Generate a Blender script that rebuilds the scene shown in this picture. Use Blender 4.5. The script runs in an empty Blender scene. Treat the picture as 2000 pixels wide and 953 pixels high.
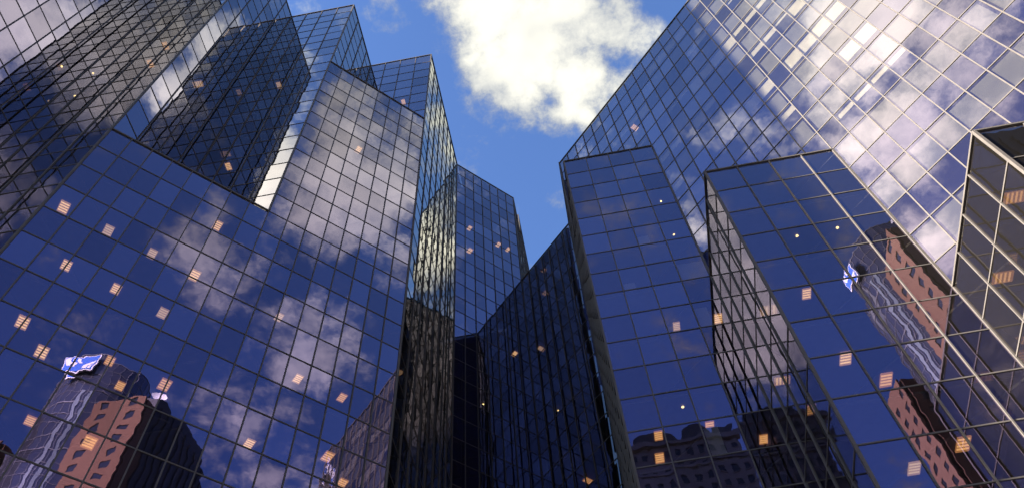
import bpy, math, random
from mathutils import Vector, Matrix, bvhtree
random.seed(7)
sc = bpy.context.scene
COL = sc.collection

# ------------------------------------------------------------------ camera
cam_d = bpy.data.cameras.new('camera')
cam = bpy.data.objects.new('camera', cam_d); COL.objects.link(cam)
cam_d.sensor_width = 36.0; cam_d.lens = 36.0 * 1611.84 / 2000.0
cam_d.clip_start = 0.1; cam_d.clip_end = 5000
CAM = Vector((0, 0, 1.7))
RX = Vector((0.983778, 0.172742, -0.048381)); RY = Vector((0.172277, -0.834571, 0.523271)); RZ = Vector((-0.050014, 0.523117, 0.850792))
mw = Matrix.Identity(4)
for i in range(3):
    mw[i][0] = RX[i]; mw[i][1] = RY[i]; mw[i][2] = -RZ[i]; mw[i][3] = CAM[i]
cam.matrix_world = mw
sc.camera = cam

# ------------------------------------------------------------------ world: sky with clouds
SUN_AZ, SUN_EL = math.radians(-107.7), math.radians(20.0)     # azimuth clockwise from +Y
SKY_STRENGTH = 0.055
world = bpy.data.worlds.new('World'); sc.world = world; world.use_nodes = True
nt = world.node_tree
for n in list(nt.nodes): nt.nodes.remove(n)
def N(t, **k):
    n = nt.nodes.new(t)
    for a, b in k.items(): setattr(n, a, b)
    return n
def LK(a, b): nt.links.new(a, b)
def M(op, a, b=None, c=None, clamp=False):
    n = N('ShaderNodeMath', operation=op); n.use_clamp = clamp
    for i, v in enumerate((a, b, c)):
        if v is None: continue
        if isinstance(v, (int, float)): n.inputs[i].default_value = v
        else: LK(v, n.inputs[i])
    return n.outputs[0]
def SMOOTH(v, a, b, lo=0.0, hi=1.0):
    n = N('ShaderNodeMapRange', interpolation_type='SMOOTHSTEP')
    LK(v, n.inputs[0])
    for i, x in enumerate((a, b, lo, hi)): n.inputs[i + 1].default_value = x
    return n.outputs[0]
def MIX(f, a, b, blend='MIX'):
    n = N('ShaderNodeMix', data_type='RGBA', blend_type=blend)
    for s, v in ((n.inputs[0], f), (n.inputs[6], a), (n.inputs[7], b)):
        if isinstance(v, (int, float)): s.default_value = v
        elif isinstance(v, tuple): s.default_value = (*v, 1)
        else: LK(v, s)
    return n.outputs[2]
sky = N('ShaderNodeTexSky', sky_type='NISHITA')
sky.sun_disc = False; sky.sun_elevation = SUN_EL; sky.sun_rotation = SUN_AZ
sky.altitude = 100; sky.air_density = 1.0; sky.dust_density = 0.3; sky.ozone_density = 5.5
tc = N('ShaderNodeTexCoord')
sep = N('ShaderNodeSeparateXYZ'); LK(tc.outputs['Generated'], sep.inputs[0])
zc = M('MAXIMUM', sep.outputs[2], 0.12)
qx = M('DIVIDE', sep.outputs[0], zc); qy = M('DIVIDE', sep.outputs[1], zc)
qv = N('ShaderNodeCombineXYZ'); LK(qx, qv.inputs[0]); LK(qy, qv.inputs[1])     # position on the flat cloud layer
def noise(scale, detail, rough, w=0.0, dist=0.0, vec=None):
    n = N('ShaderNodeTexNoise', noise_dimensions='2D')
    n.inputs['Scale'].default_value = scale; n.inputs['Detail'].default_value = detail
    n.inputs['Roughness'].default_value = rough; n.inputs['Distortion'].default_value = dist
    ad = N('ShaderNodeVectorMath', operation='ADD'); LK(vec if vec is not None else qv.outputs[0], ad.inputs[0]); ad.inputs[1].default_value = (w, w * 1.7, 0)
    LK(ad.outputs[0], n.inputs['Vector']); return n
warp = noise(9.0, 2, 0.55, 1.7)
wv = N('ShaderNodeVectorMath', operation='SUBTRACT'); LK(warp.outputs['Color'], wv.inputs[0]); wv.inputs[1].default_value = (.5, .5, .5)
ws = N('ShaderNodeVectorMath', operation='SCALE'); LK(wv.outputs[0], ws.inputs[0]); ws.inputs['Scale'].default_value = 0.10
wq = N('ShaderNodeVectorMath', operation='ADD'); LK(qv.outputs[0], wq.inputs[0]); LK(ws.outputs[0], wq.inputs[1])
# cumulus of the day: (x, y, radius, weight) on the cloud layer
CLOUDS = [(-0.026, 0.282, 0.061, 1.5), (0.016, 0.336, 0.078, 1.5), (0.059, 0.399, 0.059, 1.5), (0.067, 0.439, 0.031, 1.2), (0.113, 0.328, 0.056, 1.12), (-0.062, 0.275, 0.029, 0.9), (-0.055, 0.335, 0.03, 1.05), (-0.156, 0.269, 0.026, 0.55), (-0.066, 0.406, 0.026, 0.3), (-0.209, 0.235, 0.03, 0.5), (-0.012, 0.385, 0.044, 1.2), (0.48, -0.246, 0.089, 1.08), (0.525, -0.302, 0.058, 0.93), (0.425, -0.286, 0.039, 0.78), (0.55, -0.472, 0.069, 0.78), (0.553, -0.541, 0.053, 0.54), (0.738, -0.381, 0.073, 1.01), (0.691, -0.414, 0.047, 0.62), (0.853, -0.543, 0.085, 1.08), (0.992, -0.512, 0.08, 0.78), (0.345, -0.215, 0.044, 0.7), (0.618, -0.231, 0.044, 0.78), (0.628, -0.712, 0.056, 0.39), (0.805, -0.609, 0.052, 0.62), (0.405, -0.198, 0.053, 0.62), (-0.429, -0.536, 0.116, 0.99), (-0.562, -0.481, 0.089, 0.99), (-0.758, -0.532, 0.08, 0.88), (-0.464, -0.434, 0.048, 0.66), (-0.648, -0.214, 0.036, 0.8), (-0.559, -0.187, 0.026, 0.4), (-0.528, -0.613, 0.075, 0.77), (-0.402, -0.603, 0.057, 0.55), (-0.62, -0.449, 0.054, 0.77), (-0.552, -0.39, 0.031, 0.66), (0.383, 0.275, 0.05, 1.6), (0.43, 0.303, 0.05, 1.6), (0.282, 0.246, 0.033, 0.65), (0.539, 0.204, 0.085, 1.5), (0.583, 0.189, 0.085, 1.5), (-0.372, -0.462, 0.08, 2.0), (-0.341, -0.422, 0.029, 0.65), (0.115, 0.407, 0.048, 0.9), (0.113, 0.452, 0.048, 0.9), (-0.26, -0.8, 0.18, 1.6), (-0.2, -0.62, 0.12, 1.3), (-0.3, -0.97, 0.1, 0.6), (0.6, 0.15, 0.09, 0.9), (0.13, 0.34, 0.05, 0.9)]
acc = None
for (bx, by, br, bw) in CLOUDS:
    dn = N('ShaderNodeVectorMath', operation='DISTANCE'); LK(wq.outputs[0], dn.inputs[0]); dn.inputs[1].default_value = (bx, by, 0)
    v = M('MULTIPLY_ADD', dn.outputs['Value'], -bw / (br * 1.35), bw * 1.12)
    acc = v if acc is None else M('MAXIMUM', acc, v)
acc = M('MINIMUM', M('MAXIMUM', acc, 0.0), 1.5)
fb = noise(15.0, 7, 0.66, 4.2, 0.0)
big = noise(3.2, 1, 0.5, 8.4)
dens = M('ADD', acc, M('MULTIPLY', M('SUBTRACT', fb.outputs[0], 0.5), 1.9))
dens = M('ADD', dens, M('MULTIPLY', M('SUBTRACT', big.outputs[0], 0.56), 1.2))
dens = M('ADD', dens, -0.16)
alpha = SMOOTH(dens, -0.10, 0.58)
lit = SMOOTH(dens, 0.05, 1.1)
shade = noise(7.0, 3, 0.6, 2.9)
lit = M('MULTIPLY', lit, SMOOTH(shade.outputs[0], 0.30, 0.62, 0.55, 1.0))
CLOUD_GAIN = 3.1
ccol = MIX(lit, (0.33 * CLOUD_GAIN, 0.37 * CLOUD_GAIN, 0.44 * CLOUD_GAIN), (1.0 * CLOUD_GAIN, 0.975 * CLOUD_GAIN, 0.85 * CLOUD_GAIN))
# clouds on the sun's side of the sky are brighter
sdn = N('ShaderNodeVectorMath', operation='DOT_PRODUCT'); LK(tc.outputs['Generated'], sdn.inputs[0])
sdn.inputs[1].default_value = (math.sin(SUN_AZ) * math.cos(SUN_EL), math.cos(SUN_AZ) * math.cos(SUN_EL), math.sin(SUN_EL))
fwd = SMOOTH(sdn.outputs['Value'], 0.35, 0.88, 1.0, 4.3)
fwd = M('MULTIPLY', fwd, SMOOTH(sdn.outputs['Value'], 0.14, -0.12, 1.0, 2.0))
cs = N('ShaderNodeVectorMath', operation='SCALE'); LK(ccol, cs.inputs[0]); LK(fwd, cs.inputs['Scale'])
ccol = MIX(SMOOTH(sdn.outputs['Value'], 0.35, 0.85), cs.outputs[0], MIX(1.0, cs.outputs[0], (1.0, 1.0, 0.84), 'MULTIPLY'))   # warmer towards the sun
skyc = MIX(1.0, sky.outputs[0], (0.98, 0.91, 1.0), 'MULTIPLY')
fcol = MIX(alpha, skyc, ccol)
bg = N('ShaderNodeBackground'); LK(fcol, bg.inputs[0]); bg.inputs[1].default_value = SKY_STRENGTH
world.cycles.sampling_method = 'MANUAL'; world.cycles.sample_map_resolution = 256
wo = N('ShaderNodeOutputWorld'); LK(bg.outputs[0], wo.inputs[0])

# ------------------------------------------------------------------ sun, exposure
sd = bpy.data.lights.new('sun', 'SUN'); sd.energy = 5.0; sd.angle = math.radians(0.5); sd.color = (1.0, 0.91, 0.77)
so = bpy.data.objects.new('sun', sd); COL.objects.link(so)
sv = Vector((math.sin(SUN_AZ) * math.cos(SUN_EL), math.cos(SUN_AZ) * math.cos(SUN_EL), math.sin(SUN_EL)))
so.rotation_euler = sv.to_track_quat('Z', 'Y').to_euler(); so.location = sv * 300
sc.view_settings.view_transform = 'Standard'; sc.view_settings.look = 'None'
sc.view_settings.exposure = 2.8; sc.view_settings.gamma = 1.0; sc.view_settings.use_curve_mapping = False
sc.render.engine = 'CYCLES'
cy = sc.cycles
cy.max_bounces = 7; cy.glossy_bounces = 5; cy.diffuse_bounces = 1; cy.transparent_max_bounces = 8; cy.transmission_bounces = 4
cy.caustics_reflective = False; cy.caustics_refractive = False; cy.sample_clamp_indirect = 8.0
cy.use_denoising = True

# ------------------------------------------------------------------ materials
MATS = {}
def mat(name):
    m = bpy.data.materials.new(name); m.use_nodes = True
    t = m.node_tree
    for n in list(t.nodes): t.nodes.remove(n)
    o = t.nodes.new('ShaderNodeOutputMaterial'); MATS[name] = m
    return m, t, o
def principled(name, col, rough=0.6, metal=0.0, vary=0.15, scale=3.0, spec=0.4):
    m, t, o = mat(name)
    p = t.nodes.new('ShaderNodeBsdfPrincipled'); p.inputs['Roughness'].default_value = rough; p.inputs['Metallic'].default_value = metal
    p.inputs['Specular IOR Level'].default_value = spec
    g = t.nodes.new('ShaderNodeNewGeometry'); nz = t.nodes.new('ShaderNodeTexNoise'); nz.inputs['Scale'].default_value = scale; nz.inputs['Detail'].default_value = 6
    t.links.new(g.outputs['Position'], nz.inputs['Vector'])
    r = t.nodes.new('ShaderNodeMapRange'); r.inputs[1].default_value = .3; r.inputs[2].default_value = .7; r.inputs[3].default_value = 1 - vary; r.inputs[4].default_value = 1 + vary
    t.links.new(nz.outputs[0], r.inputs[0])
    x = t.nodes.new('ShaderNodeVectorMath'); x.operation = 'SCALE'; x.inputs[0].default_value = col; t.links.new(r.outputs[0], x.inputs['Scale'])
    t.links.new(x.outputs[0], p.inputs['Base Color']); t.links.new(p.outputs[0], o.inputs[0])
    return m
def glass(name, r0=(0.128, 0.102, 0.198), r1=(0.93, 0.95, 0.80), tr=(0.31, 0.305, 0.27), wav=0.0042, black_lift=(0.0060, 0.0052, 0.0044), power=3.3):
    m, t, o = mat(name)
    g = t.nodes.new('ShaderNodeNewGeometry')
    def nz(scale, amp, det):
        n = t.nodes.new('ShaderNodeTexNoise'); n.inputs['Scale'].default_value = scale; n.inputs['Detail'].default_value = det; n.inputs['Roughness'].default_value = .45
        t.links.new(g.outputs['Position'], n.inputs['Vector'])
        s = t.nodes.new('ShaderNodeVectorMath'); s.operation = 'SUBTRACT'; s.inputs[1].default_value = (.5, .5, .5); t.links.new(n.outputs['Color'], s.inputs[0])
        k = t.nodes.new('ShaderNodeVectorMath'); k.operation = 'SCALE'; k.inputs['Scale'].default_value = amp; t.links.new(s.outputs[0], k.inputs[0])
        return k.outputs[0]
    a = t.nodes.new('ShaderNodeVectorMath'); a.operation = 'ADD'; t.links.new(nz(1.1, wav * 1.6, 1), a.inputs[0]); t.links.new(nz(3.4, wav * 0.8, 1), a.inputs[1])
    b = t.nodes.new('ShaderNodeVectorMath'); b.operation = 'ADD'; t.links.new(g.outputs['Normal'], b.inputs[0]); t.links.new(a.outputs[0], b.inputs[1])
    nn = t.nodes.new('ShaderNodeVectorMath'); nn.operation = 'NORMALIZE'; t.links.new(b.outputs[0], nn.inputs[0])
    dp = t.nodes.new('ShaderNodeVectorMath'); dp.operation = 'DOT_PRODUCT'; t.links.new(g.outputs['Incoming'], dp.inputs[0]); t.links.new(g.outputs['Normal'], dp.inputs[1])
    ab = t.nodes.new('ShaderNodeMath'); ab.operation = 'ABSOLUTE'; t.links.new(dp.outputs['Value'], ab.inputs[0])
    iv = t.nodes.new('ShaderNodeMath'); iv.operation = 'SUBTRACT'; iv.inputs[0].default_value = 1; t.links.new(ab.outputs[0], iv.inputs[1]); iv.use_clamp = True
    pw = t.nodes.new('ShaderNodeMath'); pw.operation = 'POWER'; t.links.new(iv.outputs[0], pw.inputs[0]); pw.inputs[1].default_value = power
    mx = t.nodes.new('ShaderNodeMix'); mx.data_type = 'RGBA'; mx.inputs[6].default_value = (*r0, 1); mx.inputs[7].default_value = (*r1, 1); t.links.new(pw.outputs[0], mx.inputs[0])
    oi = t.nodes.new('ShaderNodeObjectInfo')
    mr = t.nodes.new('ShaderNodeMapRange'); mr.inputs[3].default_value = .80; mr.inputs[4].default_value = 1.14; t.links.new(oi.outputs['Random'], mr.inputs[0])
    sc_ = t.nodes.new('ShaderNodeVectorMath'); sc_.operation = 'SCALE'; t.links.new(mx.outputs[2], sc_.inputs[0]); t.links.new(mr.outputs[0], sc_.inputs['Scale'])
    gl = t.nodes.new('ShaderNodeBsdfGlossy'); gl.inputs['Roughness'].default_value = 0.0; t.links.new(sc_.outputs[0], gl.inputs['Color']); t.links.new(nn.outputs[0], gl.inputs['Normal'])
    tm = t.nodes.new('ShaderNodeMix'); tm.data_type = 'RGBA'; tm.inputs[6].default_value = (*tr, 1); tm.inputs[7].default_value = (0, 0, 0, 1); t.links.new(pw.outputs[0], tm.inputs[0])
    tp = t.nodes.new('ShaderNodeBsdfTransparent'); t.links.new(tm.outputs[2], tp.inputs['Color'])
    df = t.nodes.new('ShaderNodeBsdfDiffuse'); df.inputs['Color'].default_value = (*black_lift, 1)  # even diffuse tint painted in to lift the darks, like faint haze
    s1 = t.nodes.new('ShaderNodeAddShader'); s2 = t.nodes.new('ShaderNodeAddShader')
    t.links.new(gl.outputs[0], s1.inputs[0]); t.links.new(tp.outputs[0], s1.inputs[1]); t.links.new(s1.outputs[0], s2.inputs[0]); t.links.new(df.outputs[0], s2.inputs[1])
    t.links.new(s2.outputs[0], o.inputs[0])
    return m
def emit(name, col, strength):
    m, t, o = mat(name); e = t.nodes.new('ShaderNodeEmission'); e.inputs[0].default_value = (*col, 1); e.inputs[1].default_value = strength
    t.links.new(e.outputs[0], o.inputs[0]); return m
def brick(name, c1, c2, mortar):
    m, t, o = mat(name); p = t.nodes.new('ShaderNodeBsdfPrincipled'); p.inputs['Roughness'].default_value = .85
    b = t.nodes.new('ShaderNodeTexBrick'); b.inputs['Color1'].default_value = (*c1, 1); b.inputs['Color2'].default_value = (*c2, 1); b.inputs['Mortar'].default_value = (*mortar, 1)
    b.inputs['Scale'].default_value = 1.0; b.inputs['Brick Width'].default_value = .42; b.inputs['Row Height'].default_value = .14; b.inputs['Mortar Size'].default_value = .014
    g = t.nodes.new('ShaderNodeNewGeometry'); sp = t.nodes.new('ShaderNodeSeparateXYZ'); t.links.new(g.outputs['Position'], sp.inputs[0])
    ad = t.nodes.new('ShaderNodeMath'); ad.operation = 'ADD'; t.links.new(sp.outputs[0], ad.inputs[0]); t.links.new(sp.outputs[1], ad.inputs[1])
    cb = t.nodes.new('ShaderNodeCombineXYZ'); t.links.new(ad.outputs[0], cb.inputs[0]); t.links.new(sp.outputs[2], cb.inputs[1]); t.links.new(cb.outputs[0], b.inputs['Vector'])
    t.links.new(b.outputs[0], p.inputs['Base Color']); t.links.new(p.outputs[0], o.inputs[0]); return m
GLASS = glass('tinted_mirror_glass')
GLASSD = glass('dimmed_mirror_glass', r0=(.072, .058, .085), r1=(.80, .80, .78), tr=(.22, .21, .19))  # copy of the mirror glass, dimness of double reflections put into its colours
DRUMGLASS = glass('dark_drum_glass', r0=(.10, .11, .14), r1=(.7, .7, .72), tr=(.0, .0, .0), wav=.01, black_lift=(.03, .032, .04))
FRAME = principled('anodised_aluminium', (0.088, 0.078, 0.073), .6, .0, .12, 2.0, .15)
SLAB = principled('ceiling_board', (0.07, 0.065, 0.07), .9)
SPAN = principled('grey_spandrel', (0.26, 0.26, 0.24), .9, 0, .1, 1.0)
BLIND = principled('cream_blind', (0.82, 0.77, 0.66), .9, 0, .05)
BLINDG = principled('grey_blind', (0.45, 0.45, 0.48), .9, 0, .05)
ROOF = principled('roof_membrane', (0.08, 0.08, 0.09), .9)
REAR = principled('rear_cladding', (0.10, 0.10, 0.11), .7)
PAVE = principled('paving_stone', (0.10, 0.095, 0.09), .85, 0, .2, .6)
TRAY = principled('light_tray', (0.75, 0.70, 0.62), .6, 0, .05)
DIFF = emit('light_diffuser', (1.0, 0.50, 0.25), 0.14)
DIFFO = emit('orange_diffuser', (1.0, 0.42, 0.16), 0.13)
TUBE = emit('warm_tube', (1.0, 0.58, 0.28), 0.42)
TUBEV = emit('faint_tube', (1.0, 0.66, 0.42), 0.24)
DIFFV = emit('faint_diffuser', (1.0, 0.56, 0.34), 0.12)
TUBEO = emit('orange_tube', (1.0, 0.50, 0.20), 0.34)
DOTM = emit('lamp_glow', (1.0, 0.72, 0.30), 1.0)
BRICK = brick('red_brick', (.13, .050, .018), (.10, .038, .014), (.12, .075, .042))
STONE = principled('grey_stone', (0.16, 0.145, 0.14), .9, 0, .2, .5)
DARKW = principled('black_cladding', (0.022, 0.021, 0.026), .6, 0, .2, .4)
DPANE = principled('dark_window_glass', (0.02, 0.022, 0.03), .08, 0, .2, .3, .6)
FRAMED = principled('grey_drum_frame', (0.15, 0.15, 0.155), .6)
PALEB = principled('blue_grey_panel', (0.14, 0.17, 0.19), .3)
FRAMEW = principled('pale_window_frame', (0.55, 0.54, 0.52), .6)
SLATE = principled('slate_roof', (0.05, 0.052, 0.06), .7)
SBLUE = principled('sign_blue', (0.02, 0.13, 0.55), .4, 0, .03)
SWHITE = principled('sign_white', (0.82, 0.80, 0.76), .5, 0, .03)

# ------------------------------------------------------------------ helpers
def link(o, parent=None):
    COL.objects.link(o)
    if parent is not None: o.parent = parent
    return o
def mesh(name, verts, faces, m):
    me = bpy.data.meshes.new(name); me.from_pydata([tuple(v) for v in verts], [], faces); me.update()
    if m: me.materials.append(m)
    return me
class MB:
    """collects boxes and prisms, in world coordinates"""
    def __init__(self): self.v = []; self.f = []
    def box(self, c, ax, ay, az, sx, sy, sz):
        b = len(self.v); c = Vector(c); ax = Vector(ax); ay = Vector(ay); az = Vector(az)
        for k in (-1, 1):
            for (i, j) in ((-1, -1), (1, -1), (1, 1), (-1, 1)):
                self.v.append(c + ax * (i * sx / 2) + ay * (j * sy / 2) + az * (k * sz / 2))
        for q in ((3, 2, 1, 0), (4, 5, 6, 7), (0, 1, 5, 4), (1, 2, 6, 5), (2, 3, 7, 6), (3, 0, 4, 7)): self.f.append(tuple(b + i for i in q))
        return self
    def prism(self, poly, z0, z1):
        b = len(self.v); n = len(poly)
        for z in (z0, z1):
            for p in poly: self.v.append(Vector((p[0], p[1], z)))
        self.f.append(tuple(b + i for i in reversed(range(n)))); self.f.append(tuple(b + n + i for i in range(n)))
        for i in range(n): self.f.append((b + i, b + (i + 1) % n, b + n + (i + 1) % n, b + n + i))
        return self
    def build(self, name, m, parent=None, kind=None):
        base = parent_loc(parent)
        o = bpy.data.objects.new(name, mesh(name, [v - base for v in self.v], self.f, m))
        if kind: o['kind'] = kind
        return link(o, parent)
def parent_loc(p):
    l = Vector((0, 0, 0))
    while p is not None: l = l + p.location; p = p.parent
    return l
def thing(name, label, cat, loc, group=None):
    o = bpy.data.objects.new(name, None); o.location = loc; o.empty_display_size = 1; link(o)
    o['label'] = label; o['category'] = cat
    if group: o['group'] = group
    return o
def tag(o, label, cat, group=None):
    o['label'] = label; o['category'] = cat
    if group: o['group'] = group
def ccw(poly):
    a = sum(poly[i][0] * poly[(i + 1) % len(poly)][1] - poly[(i + 1) % len(poly)][0] * poly[i][1] for i in range(len(poly)))
    return poly if a > 0 else list(reversed(poly))
def inset(poly, d):
    poly = ccw(poly); n = len(poly); out = []
    for i in range(n):
        p0, p1, p2 = (Vector(poly[(i + k) % n]) for k in (-1, 0, 1))
        e1 = (p1 - p0).normalized(); e2 = (p2 - p1).normalized()
        n1 = Vector((-e1.y, e1.x)); n2 = Vector((-e2.y, e2.x))
        q = (n1 + n2); q = q / max(q.dot(n1), .2)
        out.append(tuple(p1 + q * d))
    return out

# ------------------------------------------------------------------ the plan of the place (metres)
H = 1.96225                                   # height of one row of glass
XL, XR, Y0 = -8.531, 1.604, 25.164
E0 = (XL - 18, Y0 - 18); PM = (XL - 18, Y0 - 12); E1 = (XL - 12, Y0 - 12); P1 = (XL - 12, Y0 - 6); E1P = (XL - 6, Y0 - 6)
P3 = (XL - 6, Y0); E2 = (XL, Y0); Q = (XL, Y0 + 12); APEX = ((XL + XR) / 2, Y0 + 12 + (XR - XL) / 2)
W = (XR, Y0 + 12); KR = (XR, Y0 + 6); C2 = (XR, Y0); B2 = (XR + 6, Y0); C3 = (XR + 6, Y0 - 6); B3 = (XR + 12, Y0 - 6); C4 = (XR + 12, Y0 - 12); B4 = (XR + 18, Y0 - 12)
RE = (XR + 24, Y0 - 18)
OL, OR, O4 = -.30, -.40, -.15
def zr(k, off): return 1.7 + (k + off) * H

# every glass wall: (owner, left end, right end, first row, last row, columns, row offset)
FACES = [
 ('tower', E0, PM, 0, 40, 4, OL), ('tower', PM, E1, 0, 40, 4, OL), ('tower', E1, P1, 20, 40, 4, OL), ('tower', P1, E1P, 20, 40, 4, OL),
 ('tower', E1P, P3, 32, 40, 4, OL), ('tower', P3, E2, 32, 40, 4, OL), ('tower', E2, Q, 0, 40, 8, OL),
 ('infill', E1, E1P, 0, 20, 8, OL), ('infill', E1P, E2, 0, 32, 8, OL),
 ('middle', Q, APEX, 0, 40, 7, OL), ('middle', APEX, (APEX[0], APEX[1] + 4.5), 0, 40, 3, OL),
 ('wing', APEX, W, 0, 32, 7, OL), ('wing', W, KR, 0, 32, 4, OL),
 ('right', KR, B2, 26, 32, 8, OR), ('right', B2, B3, 18, 32, 8, OR), ('right', B3, B4, 12.25, 32, 8, OR), ('right', B4, RE, 0, 32, 8, OR),
 ('block2', KR, C2, 0, 26, 4, OR), ('block2', C2, B2, 0, 26, 4, OR),
 ('block3', B2, C3, 0, 18, 4, OR), ('block3', C3, B3, 0, 18, 4, OR),
 ('block4', B3, C4, 0, 12, 4, O4), ('block4', C4, B4, 0, 12, 4, O4),
 ('rear', (-4.6, 50), (-3.70, 50), 0, 45, 1, OL), ('rear', (-3.70, 50), (-3.70, 58), 0, 45, 5, OL),
]
def mid(*pp): return Vector((sum(p[0] for p in pp) / len(pp), sum(p[1] for p in pp) / len(pp), 0))
ROOTS = {
 'tower': thing('stepped_tower', 'tall dark glass tower at left with stepped corners and sky mirrored in its edges', 'skyscraper', mid(E0, Q, (-30, 40))),
 'infill': thing('slanted_block', 'broad blue glass wall at lower left with a notched roof and many lit ceiling lights', 'office block', mid(E1, E1P, E2)),
 'middle': thing('middle_tower', 'narrow blue glass tower at the back of the court with a few lights', 'skyscraper', mid(Q, APEX)),
 'wing': thing('court_wing', 'low-lit black glass wall closing the court between the middle tower and right blocks', 'office block', mid(APEX, W)),
 'right': thing('right_tower', 'huge glass tower at upper right with sunlit white grid and mirrored clouds', 'skyscraper', mid(KR, RE)),
 'block2': thing('projecting_block', 'tallest stepped glass block in front of the right tower, shaded navy', 'office block', mid(KR, C2, B2)),
 'block3': thing('projecting_block', 'middle stepped glass block at right mirroring a red brick tower', 'office block', mid(B2, C3, B3)),
 'block4': thing('projecting_block', 'lowest stepped dark glass block with white corner post at far right edge', 'office block', mid(B3, C4, B4)),
 'rear': thing('slim_tower', 'thin pale tower edge peeking out right of the narrow middle tower', 'skyscraper', Vector((-4.2, 54, 0))),
}
for k in ('block2', 'block3', 'block4'): ROOTS[k]['group'] = 'stepped blocks before the right tower'

# coarse walls, used to find out which panes can be seen from the street
bv, bf = [], []
for (ow, a, b, r0, r1, nc, off) in FACES:
    i = len(bv)
    bv += [Vector((a[0], a[1], zr(r0, off))), Vector((b[0], b[1], zr(r0, off))), Vector((b[0], b[1], zr(r1, off))), Vector((a[0], a[1], zr(r1, off)))]
    bf.append((i, i + 1, i + 2, i + 3))
BVH = bvhtree.BVHTree.FromPolygons(bv, bf)
F_N = 1611.84 / 1000.0
def screen(p):
    d = p - CAM; z = d.dot(RZ)
    return (d.dot(RX) / z * F_N, d.dot(RY) / z * F_N, z) if z > .1 else (9, 9, -1)
def seen(p):
    x, y, z = screen(p)
    if z < 0 or abs(x) > 1.06 or abs(y) > .53: return False
    d = p - CAM; L = d.length
    h = BVH.ray_cast(CAM, d / L, L - .4)
    return h[0] is None

UP = Vector((0, 0, 1))
PANE_ME = {}
def pane_mesh(w, h, gm):
    k = (round(w, 3), round(h, 3), gm.name)
    if k not in PANE_ME:
        a, b, t = w / 2, h / 2, .03
        v = [(-a, 0, -b), (a, 0, -b), (a, 0, b), (-a, 0, b), (-a, t, -b), (a, t, -b), (a, t, b), (-a, t, b)]
        PANE_ME[k] = mesh('pane', v, [(0, 1, 2, 3), (1, 0, 4, 5), (2, 1, 5, 6), (3, 2, 6, 7), (0, 3, 7, 4)], gm)
    return PANE_ME[k]
BAR_ME = {}
def bar_obj(name, root, c, ax, ay, az, sx, sy, sz):
    k = (name, round(sx, 3), round(sy, 3), round(sz, 3))
    if k not in BAR_ME:
        mb = MB().box((0, 0, 0), (1, 0, 0), (0, 1, 0), (0, 0, 1), sx, sy, sz); BAR_ME[k] = mesh(name, mb.v, mb.f, FRAME)
    o = bpy.data.objects.new(name, BAR_ME[k]); m = Matrix.Identity(4)
    for i in range(3): m[i][0] = ax[i]; m[i][1] = ay[i]; m[i][2] = az[i]; m[i][3] = c[i] - root.location[i]
    o.matrix_basis = m; link(o, root); return o

panes = {}
POSTS = {}
for (ow, a, b, r0, r1, nc, off) in FACES:      # ends shared by two walls of one plane carry one ordinary mullion
    for pt in (a, b):
        dd = Vector((b[0] - a[0], b[1] - a[1])).normalized(); POSTS.setdefault((round(pt[0], 2), round(pt[1], 2), round(dd.x, 2), round(dd.y, 2)), []).append(r1 - r0)
JOIN_BARS = {}
for fi, (ow, a, b, r0, r1, nc, off) in enumerate(FACES):
    root = ROOTS[ow]; A = Vector((*a, 0)); B = Vector((*b, 0)); L = (B - A).length; d = (B - A) / L; n = Vector((d.y, -d.x, 0)); inn = -n
    z0, z1 = zr(r0, off), zr(r1, off); cw = L / nc
    rows = [r1 - i for i in range(int(math.floor(r1 - r0 + 1e-6)) + 1)]
    if rows[-1] > r0 + .05: rows.append(r0)
    if r0 == 0: rows.append(-.5)
    zb = zr(rows[-1], off)
    # mullions and corner posts
    for c in range(nc + 1):
        p = A + d * (cw * c)
        end = c in (0, nc)
        if end:
            key = (round(p.x, 2), round(p.y, 2), round(d.x, 2), round(d.y, 2)); rest = POSTS[key]
            if len(rest) > 1:
                if r1 - r0 < max(rest) - 1e-6: continue
                if len(set(rest)) == 1 and c == 0: continue
                end = False
        wd, pr = (.10, .085) if end else (.052, .080)
        bar_obj('corner_post' if end else 'mullion', root, p + n * (pr / 2 - .03) + UP * ((zb + z1) / 2 + .012 * (fi % 3)), d, inn, UP, wd, pr, z1 - zb)
    for i, r in enumerate(rows):
        z = zr(r, off); top = i == 0
        th, pr = (.08, .095) if top else (.054, .048)
        bar_obj('parapet_cap' if top else 'transom', root, A + d * (L / 2) + n * (pr / 2 - .03) + UP * (z - (.03 if top else 0)), d, inn, UP, L - .02, pr, th)
    for i in range(len(rows) - 1):
        zt, zl = zr(rows[i], off), zr(rows[i + 1], off)
        for c in range(nc):
            ctr = A + d * (cw * (c + .5)) + UP * ((zt + zl) / 2) - n * .004
            area = 0
            if zt > 8 and seen(ctr):
                s1 = screen(ctr - d * cw * .45); s2 = screen(ctr + d * cw * .45); s3 = screen(ctr - UP * (zt - zl) * .45); s4 = screen(ctr + UP * (zt - zl) * .45)
                area = abs((s2[0] - s1[0]) * (s4[1] - s3[1]) - (s2[1] - s1[1]) * (s4[0] - s3[0]))
            panes.setdefault(ow, []).append((area, ctr, d, n, cw - .03, zt - zl - .03))
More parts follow.
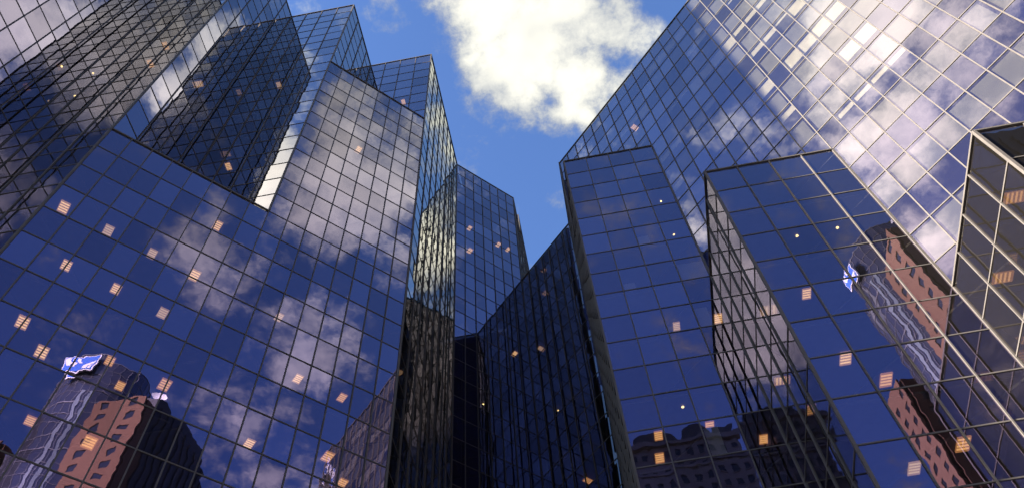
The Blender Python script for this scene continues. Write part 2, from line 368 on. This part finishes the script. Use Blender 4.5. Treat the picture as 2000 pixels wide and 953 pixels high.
for ow, lst in panes.items():
    root = ROOTS[ow]; lst.sort(key=lambda t: -t[0]); gm = GLASSD if ow in ('wing', 'block4') else GLASS
    mv, mf = [], []
    for i, (area, ctr, d, n, w, h) in enumerate(lst):
        tx = random.gauss(0, .0023); tz = random.gauss(0, .0023)
        m = Matrix.Identity(3); inn = -n
        for k in range(3): m[k][0] = d[k]; m[k][1] = inn[k]; m[k][2] = UP[k]
        m = m @ Matrix.Rotation(tx, 3, 'X') @ Matrix.Rotation(tz, 3, 'Z')
        if i < 300 and area > 4e-6:
            o = bpy.data.objects.new('pane', pane_mesh(w, h, gm)); mm = m.to_4x4(); mm.translation = ctr - root.location
            o.matrix_basis = mm; link(o, root)
        else:
            q = len(mv)
            for (x, z) in ((-w / 2, -h / 2), (w / 2, -h / 2), (w / 2, h / 2), (-w / 2, h / 2)):
                mv.append(m @ Vector((x, 0, z)) + ctr - root.location)
            mf.append((q, q + 1, q + 2, q + 3))
    if mv:
        o = bpy.data.objects.new('pane_field', mesh('pane_field', mv, mf, gm)); o['kind'] = 'stuff'; link(o, root)

# floors inside, roofs and rear walls
BACK_L = [(-8.6, 47.0), (-46.0, 47.0), (-46.0, E0[1])]
def slabs(root, poly, k0, k1, off):
    pl = inset(poly, .16)
    for k in range(k0, k1, 2):
        z = zr(k - .1, off); MB().prism(pl, z, z + .09).build('floor_slab', SLAB, root)
slabs(ROOTS['tower'], [E0, PM, E1, P1, E1P, P3, E2, Q] + BACK_L, 8, 40, OL)
slabs(ROOTS['infill'], [E1, E1P, P1], 8, 20, OL); slabs(ROOTS['infill'], [E1P, E2, P3], 8, 32, OL)
MIDP = [Q, APEX, (APEX[0], 47.0), (-8.5, 47.0)]
slabs(ROOTS['middle'], MIDP, 8, 40, OL)
RP = [APEX, W, KR, B2, B3, B4, RE, (52, RE[1]), (52, 62), (APEX[0] + .1, 62)]
slabs(ROOTS['wing'], [APEX, W, (XR, 49), (APEX[0] + .1, 49)], 8, 32, OL)
slabs(ROOTS['right'], [KR, B2, B3, B4, RE, (52, RE[1]), (52, 49), (KR[0] + .1, 49)], 8, 32, OR)
slabs(ROOTS['block2'], [KR, C2, B2], 8, 26, OR); slabs(ROOTS['block3'], [B2, C3, B3], 8, 18, OR); slabs(ROOTS['block4'], [B3, C4, B4], 4, 12, O4)
slabs(ROOTS['rear'], [(-4.6, 50), (-3.7, 50), (-3.7, 58), (-12, 58), (-12, 50)], 30, 45, OL)
def roof(root, poly, k, off, dz=-.12):
    MB().prism(inset(poly, .08), zr(k, off) + dz, zr(k, off) + dz + .08).build('roof', ROOF, root)
roof(ROOTS['tower'], [E0, PM, E1, P1, E1P, P3, E2, Q] + BACK_L, 40, OL)
roof(ROOTS['infill'], [E1, E1P, P1], 20, OL); roof(ROOTS['infill'], [E1P, E2, P3], 32, OL)
roof(ROOTS['middle'], MIDP, 40, OL, -.15); roof(ROOTS['wing'], [APEX, W, (XR, 49), (APEX[0] + .1, 49)], 32, OL)
roof(ROOTS['right'], [KR, B2, B3, B4, RE, (52, RE[1]), (52, 49), (KR[0] + .1, 49)], 32, OR, -.14)
roof(ROOTS['block2'], [KR, C2, B2], 26, OR); roof(ROOTS['block3'], [B2, C3, B3], 18, OR); roof(ROOTS['block4'], [B3, C4, B4], 12, O4)
roof(ROOTS['rear'], [(-4.6, 50), (-3.7, 50), (-3.7, 58), (-12, 58), (-12, 50)], 45, OL)
def rearwall(root, a, b, z1):
    A = Vector((*a, 0)); B = Vector((*b, 0)); L = (B - A).length; d = (B - A) / L
    MB().box((A + B) / 2 + UP * (z1 / 2), d, (-d.y, d.x, 0), UP, L, .3, z1).build('rear_wall', REAR, root)
ZT, ZU = zr(40, OL) - .1, zr(32, OR) - .2
rearwall(ROOTS['tower'], (E0[0] - .3, E0[1] + .2), (-46, E0[1] + .2), ZT); rearwall(ROOTS['tower'], (-46, E0[1] + .5), (-46, 46.7), ZT); rearwall(ROOTS['tower'], (-45.8, 47), (-8.8, 47), ZT)
rearwall(ROOTS['middle'], (-8.4, 47.1), (APEX[0] - .2, 47.1), ZT)
rearwall(ROOTS['right'], (RE[0] + .3, RE[1] + .2), (52, RE[1] + .2), ZU); rearwall(ROOTS['right'], (52, RE[1] + .5), (52, 48.7), ZU); rearwall(ROOTS['right'], (51.8, 49), (XR + .4, 49), ZU)
rearwall(ROOTS['wing'], (XR, 49.1), (APEX[0] + .3, 49.1), ZU); rearwall(ROOTS['wing'], (APEX[0] + .3, 48.8), (APEX[0] + .3, 47.4), ZU)
rearwall(ROOTS['rear'], (-12, 58), (-4, 58), zr(45, OL) - .3); rearwall(ROOTS['rear'], (-12, 50.3), (-12, 57.7), zr(45, OL) - .3); rearwall(ROOTS['rear'], (-11.8, 50.2), (-4.8, 50.2), zr(45, OL) - .3)

# spandrel boards and roller blinds behind the glass of the right tower
rng = random.Random(11)
for (ow, a, b, r0, r1, nc, off) in FACES:
    if ow not in ('right', 'block2'): continue
    A = Vector((*a, 0)); B = Vector((*b, 0)); L = (B - A).length; d = (B - A) / L; n = Vector((d.y, -d.x, 0)); cw = L / nc
    run, drop = 0, 0
    for k in range(int(math.ceil(r0)), int(r1)):
        zt, zl = zr(k + 1, off), zr(k, off)
        if (r1 - 1 - k) % 2 == 0:
            if ow == 'right' and k >= 8:
                MB().box(A + d * (L / 2) - n * .12 + UP * ((zt + zl) / 2 - .02), d, n, UP, L - .3, .05, zt - zl - .14).build('spandrel_board', SPAN, ROOTS[ow])
        elif ow == 'right' and k >= 18:
            for c in range(nc):
                if run == 0:
                    run = rng.randint(1, 4); drop = rng.choice([0, 0, .0, .12, .3, .55, .62, .8]) if k >= 20 else rng.choice([0, 0, 0, .2])
                run -= 1
                if drop > 0:
                    hh = (zt - zl) * drop
                    MB().box(A + d * (cw * (c + .5)) - n * .16 + UP * (zt - .06 - hh / 2), d, n, UP, cw - .05, .012, hh).build('roller_blind', BLIND, ROOTS[ow])
        elif ow == 'block2' and 10 <= k <= 22:
            for c in range(nc):
                if rng.random() < .14:
                    hh = (zt - zl) * rng.choice([.35, .5, .8]); ww = cw * rng.choice([.4, .5, .9])
                    MB().box(A + d * (cw * c + .1 + ww / 2) - n * .16 + UP * (zl + .1 + hh / 2), d, n, UP, ww, .012, hh).build('roller_blind', BLINDG, ROOTS[ow])

# ------------------------------------------------------------------ ceiling lights seen through the glass
S2 = 2 ** -.5
DIRS = {'L1': (S2, S2), 'M': (S2, S2), 'F': (1, 0), 'D': (0, 1), 'W': (S2, -S2)}
def light_meshes(warm):
    tray = MB().box((0, 0, .035), (1, 0, 0), (0, 1, 0), (0, 0, 1), .64, .98, .03)
    for sx in (-1, 1): tray.box((sx * .325, 0, .01), (1, 0, 0), (0, 1, 0), (0, 0, 1), .02, 1.0, .08)
    for sy in (-1, 1): tray.box((0, sy * .50, .008), (1, 0, 0), (0, 1, 0), (0, 0, 1), .62, .02, .08)
    t1 = mesh('tray', tray.v, tray.f, DIFF if warm is TUBE else DIFFV if warm is TUBEV else DIFFO)
    v, f = [], []
    for k in range(10):
        a = 2 * math.pi * k / 10
        for x in (-.29, .29): v.append((x, .055 * math.cos(a), .055 * math.sin(a) * .5))
    for k in range(10): f.append((2 * k, 2 * k + 1, (2 * k + 3) % 20, (2 * k + 2) % 20))
    f.append(tuple(range(0, 20, 2))); f.append(tuple(reversed(range(1, 20, 2))))
    return t1, mesh('tube', v, f, warm)
LM = {'w': light_meshes(TUBE), 'o': light_meshes(TUBEO), 'v': light_meshes(TUBEV)}
def ceiling_light(loc, dr, kind, label, group, scale=0.66):
    root = thing('ceiling_light', label, 'light', loc, group)
    root.rotation_euler = (0, 0, math.atan2(dr[1], dr[0])); root.scale = (scale,) * 3
    o = bpy.data.objects.new('tray', LM[kind][0]); link(o, root)
    for y in (-.33, -.11, .11, .33):
        t = bpy.data.objects.new('tube', LM[kind][1]); t.location = (0, y, -.0); link(t, root)
    return root
G_L = 'ceiling lights behind the broad blue wall'; G_T = 'ceiling lights inside the dark stepped tower'; G_M = 'ceiling lights in the middle tower'
G_R = 'ceiling lights in the stepped blocks'; G_W = 'lit windows in the dark court wing'
ord_ = ['leftmost', 'second from left', 'third from left', 'fourth from left', 'fifth from left', 'sixth from left', 'rightmost']
LIGHTS = [
 # storeys of the broad blue wall
 ('L1', 'w', -22.07, 15.02, 36.18, 'leftmost striped light in the top row of four on the blue wall', G_L), ('L1', 'w', -20.62, 16.59, 36.18, 'second striped light from left in the top row of the blue wall', G_L),
 ('L1', 'w', -19.15, 18.21, 36.18, 'third striped light from left in the top row of the blue wall', G_L), ('L1', 'w', -17.64, 19.80, 36.18, 'rightmost of the four striped lights in the top row of the blue wall', G_L),
 ('L1', 'w', -20.70, 15.95, 32.25, 'leftmost striped light in the second row of the blue wall', G_L), ('L1', 'w', -19.18, 17.52, 32.25, 'middle striped light in the second row of the blue wall', G_L),
 ('L1', 'w', -17.73, 19.16, 32.25, 'right striped light in the second row of the blue wall', G_L), ('L1', 'w', -20.82, 16.01, 28.33, 'striped light nearest the left picture edge on the blue wall', G_L),
 ('L1', 'w', -20.79, 17.52, 28.33, 'striped light just above and left of the mirrored blue sign', G_L), ('L1', 'w', -14.44, 23.07, 36.18, 'small striped light above the mirrored cloud in mid blue wall', G_L),
 ('L1', 'w', -13.07, 24.09, 32.25, 'bright pale striped light on a mirrored cloud in mid blue wall', G_L), ('L1', 'o', -11.38, 25.68, 32.25, 'dim striped light left of the mirrored dark wing near the wall corner', G_L),
 ('L1', 'w', -17.33, 19.32, 40.10, 'orange light under the low roof notch of the blue wall', G_L), ('L1', 'w', -12.56, 23.30, 55.80, 'single pale light high in the cloudy upper part of the blue wall', G_L),
 ('L1', 'o', -16.78, 20.15, 28.33, 'small light right of the mirrored glass drum', G_L), ('L1', 'w', -14.56, 24.08, 28.33, 'faint pale light low on the blue wall in mirrored clouds', G_L),
 ('L1', 'o', -18.40, 18.50, 28.33, 'orange light at the top of the mirrored drum', G_L), ('L1', 'o', -18.55, 19.82, 28.33, 'orange light on the upper right of the mirrored drum', G_L),
 ('L1', 'o', -17.99, 19.19, 24.40, 'orange light over the mirrored brick beside the drum', G_L), ('L1', 'o', -19.54, 17.75, 24.40, 'orange light over the mirrored brick at lower left', G_L),
 ('L1', 'o', -11.49, 25.58, 28.33, 'orange light at the left edge of the mirrored dark wing', G_L), ('L1', 'o', -11.35, 27.34, 28.33, 'orange light at the bottom of the mirrored dark wing', G_L),
 ('D', 'w', -21.79, 16.51, 55.80, 'brightest orange light in the dark recess of the stepped tower', G_T), ('F', 'w', -18.92, 20.17, 63.65, 'small orange light high right in the dark recess', G_T),
 ('F', 'w', -18.76, 19.45, 47.95, 'dim light low in the dark recess above the notch', G_T), ('F', 'w', -11.05, 26.33, 71.50, 'pale light under the top rows of the stepped tower corner', G_T),
 ('F', 'o', -22.88, 13.60, 55.80, 'faint upper light on the dark far left face', G_T), ('F', 'o', -22.55, 13.50, 51.87, 'faint lower light on the dark far left face', G_T),
 ('M', 'w', -7.88, 40.30, 71.50, 'upper left light of the narrow middle tower', G_M), ('M', 'w', -5.47, 42.72, 71.50, 'upper right light of the narrow middle tower', G_M),
 ('M', 'w', -7.92, 40.44, 67.57, 'lower left light of the narrow middle tower', G_M), ('M', 'w', -4.61, 43.45, 71.50, 'light at the right corner of the narrow middle tower', G_M),
 ('M', 'w', -4.83, 43.91, 55.80, 'left of two small lit windows in the black court wall', G_W), ('W', 'w', -2.55, 43.68, 55.60, 'right of two small lit windows in the black court wall', G_W), ('W', 'o', -0.49, 42.62, 39.90, 'orange light at the bottom of the black court wall', G_W),
 ('F', 'w', 5.60, 27.80, 35.98, 'square striped light halfway up the tallest stepped block', G_R), ('F', 'o', 3.10, 27.36, 28.13, 'orange striped light left below the mirrored roof in the tallest block', G_R),
 ('F', 'o', 3.04, 28.77, 28.13, 'dim orange light low left in the tallest stepped block', G_R), ('F', 'o', 5.39, 27.30, 28.13, 'narrow orange light over the mirrored stone facade', G_R),
 ('F', 'w', 7.80, 27.75, 35.98, 'orange light at the right edge of the tallest stepped block', G_R), ('F', 'o', 7.75, 28.63, 28.13, 'orange striped light low at the right edge of the tallest block', G_R),
 ('D', 'w', 8.59, 25.30, 28.13, 'pale light low on the criss-crossed side of the middle block', G_R), ('D', 'w', 8.05, 21.40, 28.13, 'pale light high on the criss-crossed side of the middle block', G_R),
 ('F', 'w', 9.57, 20.89, 28.13, 'upper striped light in the middle stepped block', G_R), ('F', 'w', 9.59, 20.97, 24.21, 'striped light in the left column of the middle stepped block', G_R),
 ('F', 'o', 11.12, 22.34, 24.21, 'cut off light beside the mirrored drum in the middle block', G_R), ('F', 'w', 10.36, 22.56, 20.28, 'striped light low beside the mirrored brick in the middle block', G_R),
 ('F', 'o', 11.86, 21.78, 20.28, 'blurred orange light low in the dark right part of the middle block', G_R),
 ('D', 'o', 14.75, 15.36, 24.21, 'orange striped light near the top of the lowest dark block', G_R), ('D', 'o', 14.82, 18.50, 24.21, 'orange light lower on the side of the lowest dark block', G_R),
 ('W', 'w', 7.61, 27.21, 59.53, 'tiny pale light in the shaded left part of the right tower', 'lights in the right tower'),
]
for (pl, kd, x, y, z, lab, grp) in LIGHTS:
    ceiling_light((x, y, z - .04), DIRS[pl], 'v' if kd == 'w' and rng.random() < .4 else kd, lab, grp, rng.uniform(.50, .68))
# small round downlights
dv, df_ = [], []
for k in range(12):
    a = 2 * math.pi * k / 12
    for r, z in ((.075, 0), (.075, .05)): dv.append((r * math.cos(a), r * math.sin(a), z))
for k in range(12): df_.append((2 * k, (2 * k + 2) % 24, (2 * k + 3) % 24, 2 * k + 1))
RIM = mesh('rim', dv, df_, TRAY)
bv_, bf_ = [], []
for j in range(4):
    for k in range(12):
        a = 2 * math.pi * k / 12; p = j / 4 * math.pi / 2
        bv_.append((.06 * math.cos(p) * math.cos(a), .06 * math.cos(p) * math.sin(a), .02 - .06 * math.sin(p)))
bv_.append((0, 0, -.04))
for j in range(3):
    for k in range(12): bf_.append((j * 12 + k, (j + 1) * 12 + k, (j + 1) * 12 + (k + 1) % 12, j * 12 + (k + 1) % 12))
for k in range(12): bf_.append((36 + k, 48, 36 + (k + 1) % 12))
BULB = mesh('bulb', bv_, bf_, DOTM)
for (x, y, z, lab) in ((10.53, 20.76, 32.05, 'left of two round yellow lamps in the middle stepped block'), (12.29, 20.70, 32.05, 'right of two round yellow lamps in the middle stepped block'),
                       (4.28, 25.88, 28.13, 'tiny white lamp above the mirrored stone roof'), (-7.23, 41.76, 47.95, 'tiny lamp low in the black court at the tower foot'),
                       (-1.84, 43.40, 47.75, 'tiny lamp in the middle of the black court wall'), (-27.86, 12.65, 51.87, 'upper of three tiny lamps in the dark far left face'),
                       (-26.2, 13.41, 51.87, 'middle of three tiny lamps in the dark far left face'), (-25.74, 13.45, 47.95, 'lowest of three tiny lamps in the dark far left face'),
                       (7.23, 27.08, 47.75, 'upper orange spark high at the right of the tallest block'), (7.20, 27.21, 43.83, 'lower orange spark at the right of the tallest block')):
    r = thing('downlight', lab, 'lamp', (x, y, z - .04), 'small round downlights behind the glass')
    link(bpy.data.objects.new('rim', RIM), r); link(bpy.data.objects.new('bulb', BULB), r)

# ------------------------------------------------------------------ buildings behind the viewer, seen mirrored
def openings(root, A, B, z0, z1, storey, cols, ww, wh, wall, n_depth=.35, wallname='wall', first=.9, margin=.0, nmul=1, zmin=55):
    """a wall from A to B (outside to the right of A->B) built of piers and bands round real window openings"""
    A = Vector((*A, 0)); B = Vector((*B, 0)); L = (B - A).length; d = (B - A) / L; n = Vector((d.y, -d.x, 0))
    wl = MB(); xs = [margin + (L - 2 * margin) * (i + .5) / cols for i in range(cols)]
    nst = int((z1 - z0) / storey)
    edges = [0] + [e for x in xs for e in (x - ww / 2, x + ww / 2)] + [L]
    for i in range(0, len(edges), 2):
        a, b = edges[i], edges[i + 1]
        wl.box(A + d * ((a + b) / 2) - n * (n_depth / 2) + UP * ((z0 + z1) / 2), d, n, UP, b - a, n_depth, z1 - z0)
    for x in xs:
        prev = z0
        for s in range(nst + 1):
            top = z0 + s * storey + first if s < nst else z1
            wl.box(A + d * x - n * (n_depth / 2 + .003) + UP * ((prev + top) / 2), d, n, UP, ww, n_depth - .006, top - prev)
            prev = top + wh
    wl.build(wallname, wall, root)
    fr = MB(); t = .15
    for sx in (-1, 1): fr.box((sx * (ww / 2 - t / 2), 0, 0), (1, 0, 0), (0, 1, 0), (0, 0, 1), t, .1, wh - .01)
    for sz in (-1, 1): fr.box((0, .002, sz * (wh / 2 - t / 2)), (1, 0, 0), (0, 1, 0), (0, 0, 1), ww - .02, .1, t)
    for k in range(nmul): fr.box((ww * ((k + 1) / (nmul + 1) - .5), .004, 0), (1, 0, 0), (0, 1, 0), (0, 0, 1), .06, .08, wh - .02)
    fme = mesh('window', fr.v, fr.f, FRAMEW if wall is BRICK else DARKW)
    pm = MB().box((0, .05, 0), (1, 0, 0), (0, 1, 0), (0, 0, 1), ww, .03, wh); pme = mesh('pane', pm.v, pm.f, DPANE)
    sl = MB().box((0, -.22, -wh / 2 - .09), (1, 0, 0), (0, 1, 0), (0, 0, 1), ww + .3, .16, .16); sme = mesh('sill', sl.v, sl.f, FRAMEW if wall is BRICK else STONE)
    for x in xs:
        for s in range(nst):
            zc_ = z0 + s * storey + first + wh / 2
            if zc_ < zmin: continue
            o = bpy.data.objects.new('window', fme); m = Matrix.Identity(4)
            for k in range(3): m[k][0] = d[k]; m[k][1] = -n[k]; m[k][2] = UP[k]
            m.translation = A + d * x - n * .16 + UP * zc_ - root.location; o.matrix_basis = m; link(o, root)
            p = bpy.data.objects.new('pane', pme); link(p, o)
            link(bpy.data.objects.new('sill', sme), o)

# red brick tower with a round glass front
bt = thing('drum_tower', 'red brick tower with round dark glass front and blue sign, mirrored in the glass', 'skyscraper', (64, -60, 0))
DC, DR, DT = Vector((63, -59, 0)), 8.5, 131.0
NS = 36
seg = [(DC.x + DR * math.cos(2 * math.pi * k / NS), DC.y + DR * math.sin(2 * math.pi * k / NS)) for k in range(NS)]
MB().prism(seg, 0, DT).build('glass_drum', DRUMGLASS, bt)
for zi in range(22):
    z = DT - .2 - zi * 3.0; ring = MB()
    for k in range(NS):
        a = Vector((*seg[k], 0)); b = Vector((*seg[(k + 1) % NS], 0)); d = (b - a).normalized(); n = Vector((d.y, -d.x, 0))
        ring.box((a + b) / 2 + n * .03 + UP * z, d, n, UP, (b - a).length + .01, .10, .17 if zi % 4 == 0 else .09)
    ring.build('ring', FRAMED, bt)
for k in range(NS):
    p = Vector((*seg[k], 0)); n = (p - DC).normalized()
    MB().box(p + n * .03 + UP * ((DT + 62) / 2), (-n.y, n.x, 0), n, UP, .06, .10, DT - 62).build('mullion', FRAMED, bt)
# a paler curved stair bay running down the drum
for k in (15, 16):
    p = Vector(((seg[k][0] + seg[k + 1][0]) / 2, (seg[k][1] + seg[k + 1][1]) / 2, 0)); n = (p - DC).normalized()
    MB().box(p + n * .06 + UP * ((DT - 9 + 62) / 2), (-n.y, n.x, 0), n, UP, .62, .10, DT - 9 - 62).build('pale_strip', PALEB, bt)
MB().box((60.5, -57, DT + .9), (1, 0, 0), (0, 1, 0), (0, 0, 1), 4.0, 4.0, 1.8).build('roof_box', FRAMEW, bt)
# brick shoulders
openings(bt, (55, -52), (55, -42), 0, 116, 2.9, 2, 1.7, 1.5, BRICK, wallname='brick_wall', first=1.0, nmul=2)
A_ = MB().prism([(55.36, -51.9), (57.6, -51.9), (57.6, -42.05), (55.36, -42.05)], 0, 115.9); A_.build('brick_core', BRICK, bt)
openings(bt, (54, -73.5), (54, -66), 0, 107, 2.9, 2, 1.5, 1.5, BRICK, wallname='brick_wall', first=1.0, nmul=2)
MB().prism([(54.36, -73.4), (82, -73.4), (82, -66.1), (54.36, -66.1)], 0, 106.9).build('brick_core', BRICK, bt)
openings(bt, (54.4, -66), (58.5, -66), 0, 106.8, 2.9, 1, 1.6, 1.5, BRICK, wallname='brick_wall', first=1.0)
MB().prism([(66, -66), (82, -66), (82, -52.2), (66, -52.2)], 0, 122).build('rear_body', DARKW, bt)
# blue sign near the top of the drum
sn = Vector((-1, .05, 0)).normalized(); sx = Vector((-sn.y, sn.x, 0)); sc0 = DC + sn * (DR + .35) + UP * 127.2
if sx.cross(UP).dot(sn) < 0: sx = -sx
def flat(name, pts, depth0, depth1, m, parent):
    base = parent_loc(parent); b = len(pts); v = []
    for dd in (depth0, depth1):
        for (x, z) in pts: v.append(sc0 + sx * (x * .74) + UP * (z * .78) + sn * dd - base)
    f = [tuple(range(b)), tuple(reversed(range(b, 2 * b)))] + [(i, (i + 1) % b, b + (i + 1) % b, b + i) for i in range(b)]
    return link(bpy.data.objects.new(name, mesh(name, v, f, m)), parent)
sign = flat('sign', [(-3.9, -2.9), (3.9, -2.9), (3.9, 2.9), (-3.9, 2.9)], 0, .3, SWHITE, bt); sign['label'] = 'blue sign with white emblem and white border'
flat('sign_field', [(-3.6, -2.6), (3.6, -2.6), (3.6, 2.6), (-3.6, 2.6)], .30, .36, SBLUE, sign)
flat('emblem', [(.6, -.4), (1.4, .2), (2.0, 1.4), (2.2, 2.3), (3.3, 2.0), (3.2, .4), (2.6, -.6), (1.5, -1.0)], .36, .42, SWHITE, sign)
flat('emblem', [(-.6, .2), (.2, .9), (.7, 2.1), (1.6, 2.2), (1.4, 1.3), (.7, .2), (-.1, -.4)], .36, .42, SWHITE, sign)
arc = [(-3.4 + 2.3 * math.cos(math.radians(a)), -2.4 + 2.6 * math.sin(math.radians(a))) for a in range(0, 91, 10)] + [(-3.4 + 1.2 * math.cos(math.radians(a)), -2.4 + 1.4 * math.sin(math.radians(a))) for a in range(90, -1, -10)]
flat('emblem', arc, .36, .42, SWHITE, sign)
flat('emblem', [(-3.3, -2.3), (-2.5, -2.3), (-2.7, -1.6), (-3.3, -1.2)], .36, .42, SWHITE, sign)

# black neighbour
bk = thing('black_tower', 'plain black tower beside the red brick tower, mirrored in the blue wall', 'skyscraper', (70, -47, 0))
MB().prism([(57.7, -51.8), (83, -51.8), (83, -41.7), (57.7, -41.7)], 0, 118).build('wall', DARKW, bk)
MB().prism([(59.5, -51), (79, -51), (79, -43), (59.5, -43)], 118, 121.5).build('plant_room', DARKW, bk)
for k in range(12):
    MB().box((59.4 + k * 2.05, -41.55, 90), (1, 0, 0), (0, 1, 0), (0, 0, 1), .5, .3, 55).build('pilaster', DARKW, bk)
MB().box((59.6, -42.5, 119), (1, 0, 0), (0, 1, 0), (0, 0, 1), .3, .3, 2).build('mast', DARKW, bk)
ds = thing('satellite_dish', 'white satellite dish on the black tower roof, mirrored in the blue wall', 'satellite dish', (58.6, -42.6, 118))
vv, ff = [(0, 0, 0)], []
dax = Vector((-.75, .55, .35)).normalized(); du = dax.cross(UP).normalized(); dw = du.cross(dax)
vv = [Vector((0, 0, 1.9))]
for r in (.5, 1.0, 1.5):
    for k in range(16):
        a = 2 * math.pi * k / 16; vv.append(Vector((0, 0, 1.9)) + (du * math.cos(a) + dw * math.sin(a)) * r + dax * (.2 * r * r))
for k in range(16): ff.append((0, 1 + k, 1 + (k + 1) % 16))
for j in range(2):
    for k in range(16): ff.append((1 + j * 16 + k, 17 + j * 16 + k, 17 + j * 16 + (k + 1) % 16, 1 + j * 16 + (k + 1) % 16))
link(bpy.data.objects.new('reflector', mesh('reflector', vv, ff, SWHITE)), ds)
MB().box((58.6, -42.6, 118.9), (1, 0, 0), (0, 1, 0), (0, 0, 1), .2, .2, 1.8).build('pole', FRAMEW, ds)

# old stone tower straight behind
YS = -130.0
st = thing('stone_tower', 'dark stone building with arched roofs and paired windows, mirrored in the tallest block', 'building', (0, YS - 10, 0))
openings(st, (43.6, YS), (-49.8, YS), 0, 171, 4.6, 28, 1.7, 2.5, STONE, wallname='stone_wall', first=1.2, nmul=1, zmin=132)
MB().prism([(43.4, YS - .36), (-49.6, YS - .36), (-49.6, YS - 27), (43.4, YS - 27)], 0, 170.8).build('core', STONE, st)
MB().box((-3.1, YS - .1, 171.8), (1, 0, 0), (0, 1, 0), (0, 0, 1), 95.4, 2.2, 1.6).build('cornice', STONE, st)
MB().box((-3.1, YS - .2, 163.0), (1, 0, 0), (0, 1, 0), (0, 0, 1), 94.4, 1.4, .9).build('string_course', STONE, st)
def vault(cx, w, hh, name='arched_roof'):
    pts = [(cx + w / 2 * math.cos(math.pi * k / 14), 172.7 + hh * math.sin(math.pi * k / 14)) for k in range(15)]
    v = [Vector((x, y, z)) - st.location for y in (YS - .9, YS - 22) for (x, z) in pts]
    f = [tuple(reversed(range(15))), tuple(range(15, 30))] + [(i, i + 1, 16 + i, 15 + i) for i in range(14)] + [(14, 0, 15, 29)]
    link(bpy.data.objects.new(name, mesh(name, v, f, SLATE)), st)
vault(19.6, 14.5, 5.6); vault(32.1, 9.4, 6.4); vault(4, 12.5, 5.2); vault(-16.5, 16.6, 6.4); vault(-37, 13.8, 6.0)
MB().prism([(37.6, YS - .8), (43.3, YS - .8), (43.3, YS - 22), (37.6, YS - 22)], 172.7, 176.6).build('attic', SLATE, st)

# ------------------------------------------------------------------ ground
g = MB().prism([(-900, -900), (900, -900), (900, 900), (-900, 900)], -.6, 0.0).build('ground', PAVE); g['kind'] = 'structure'
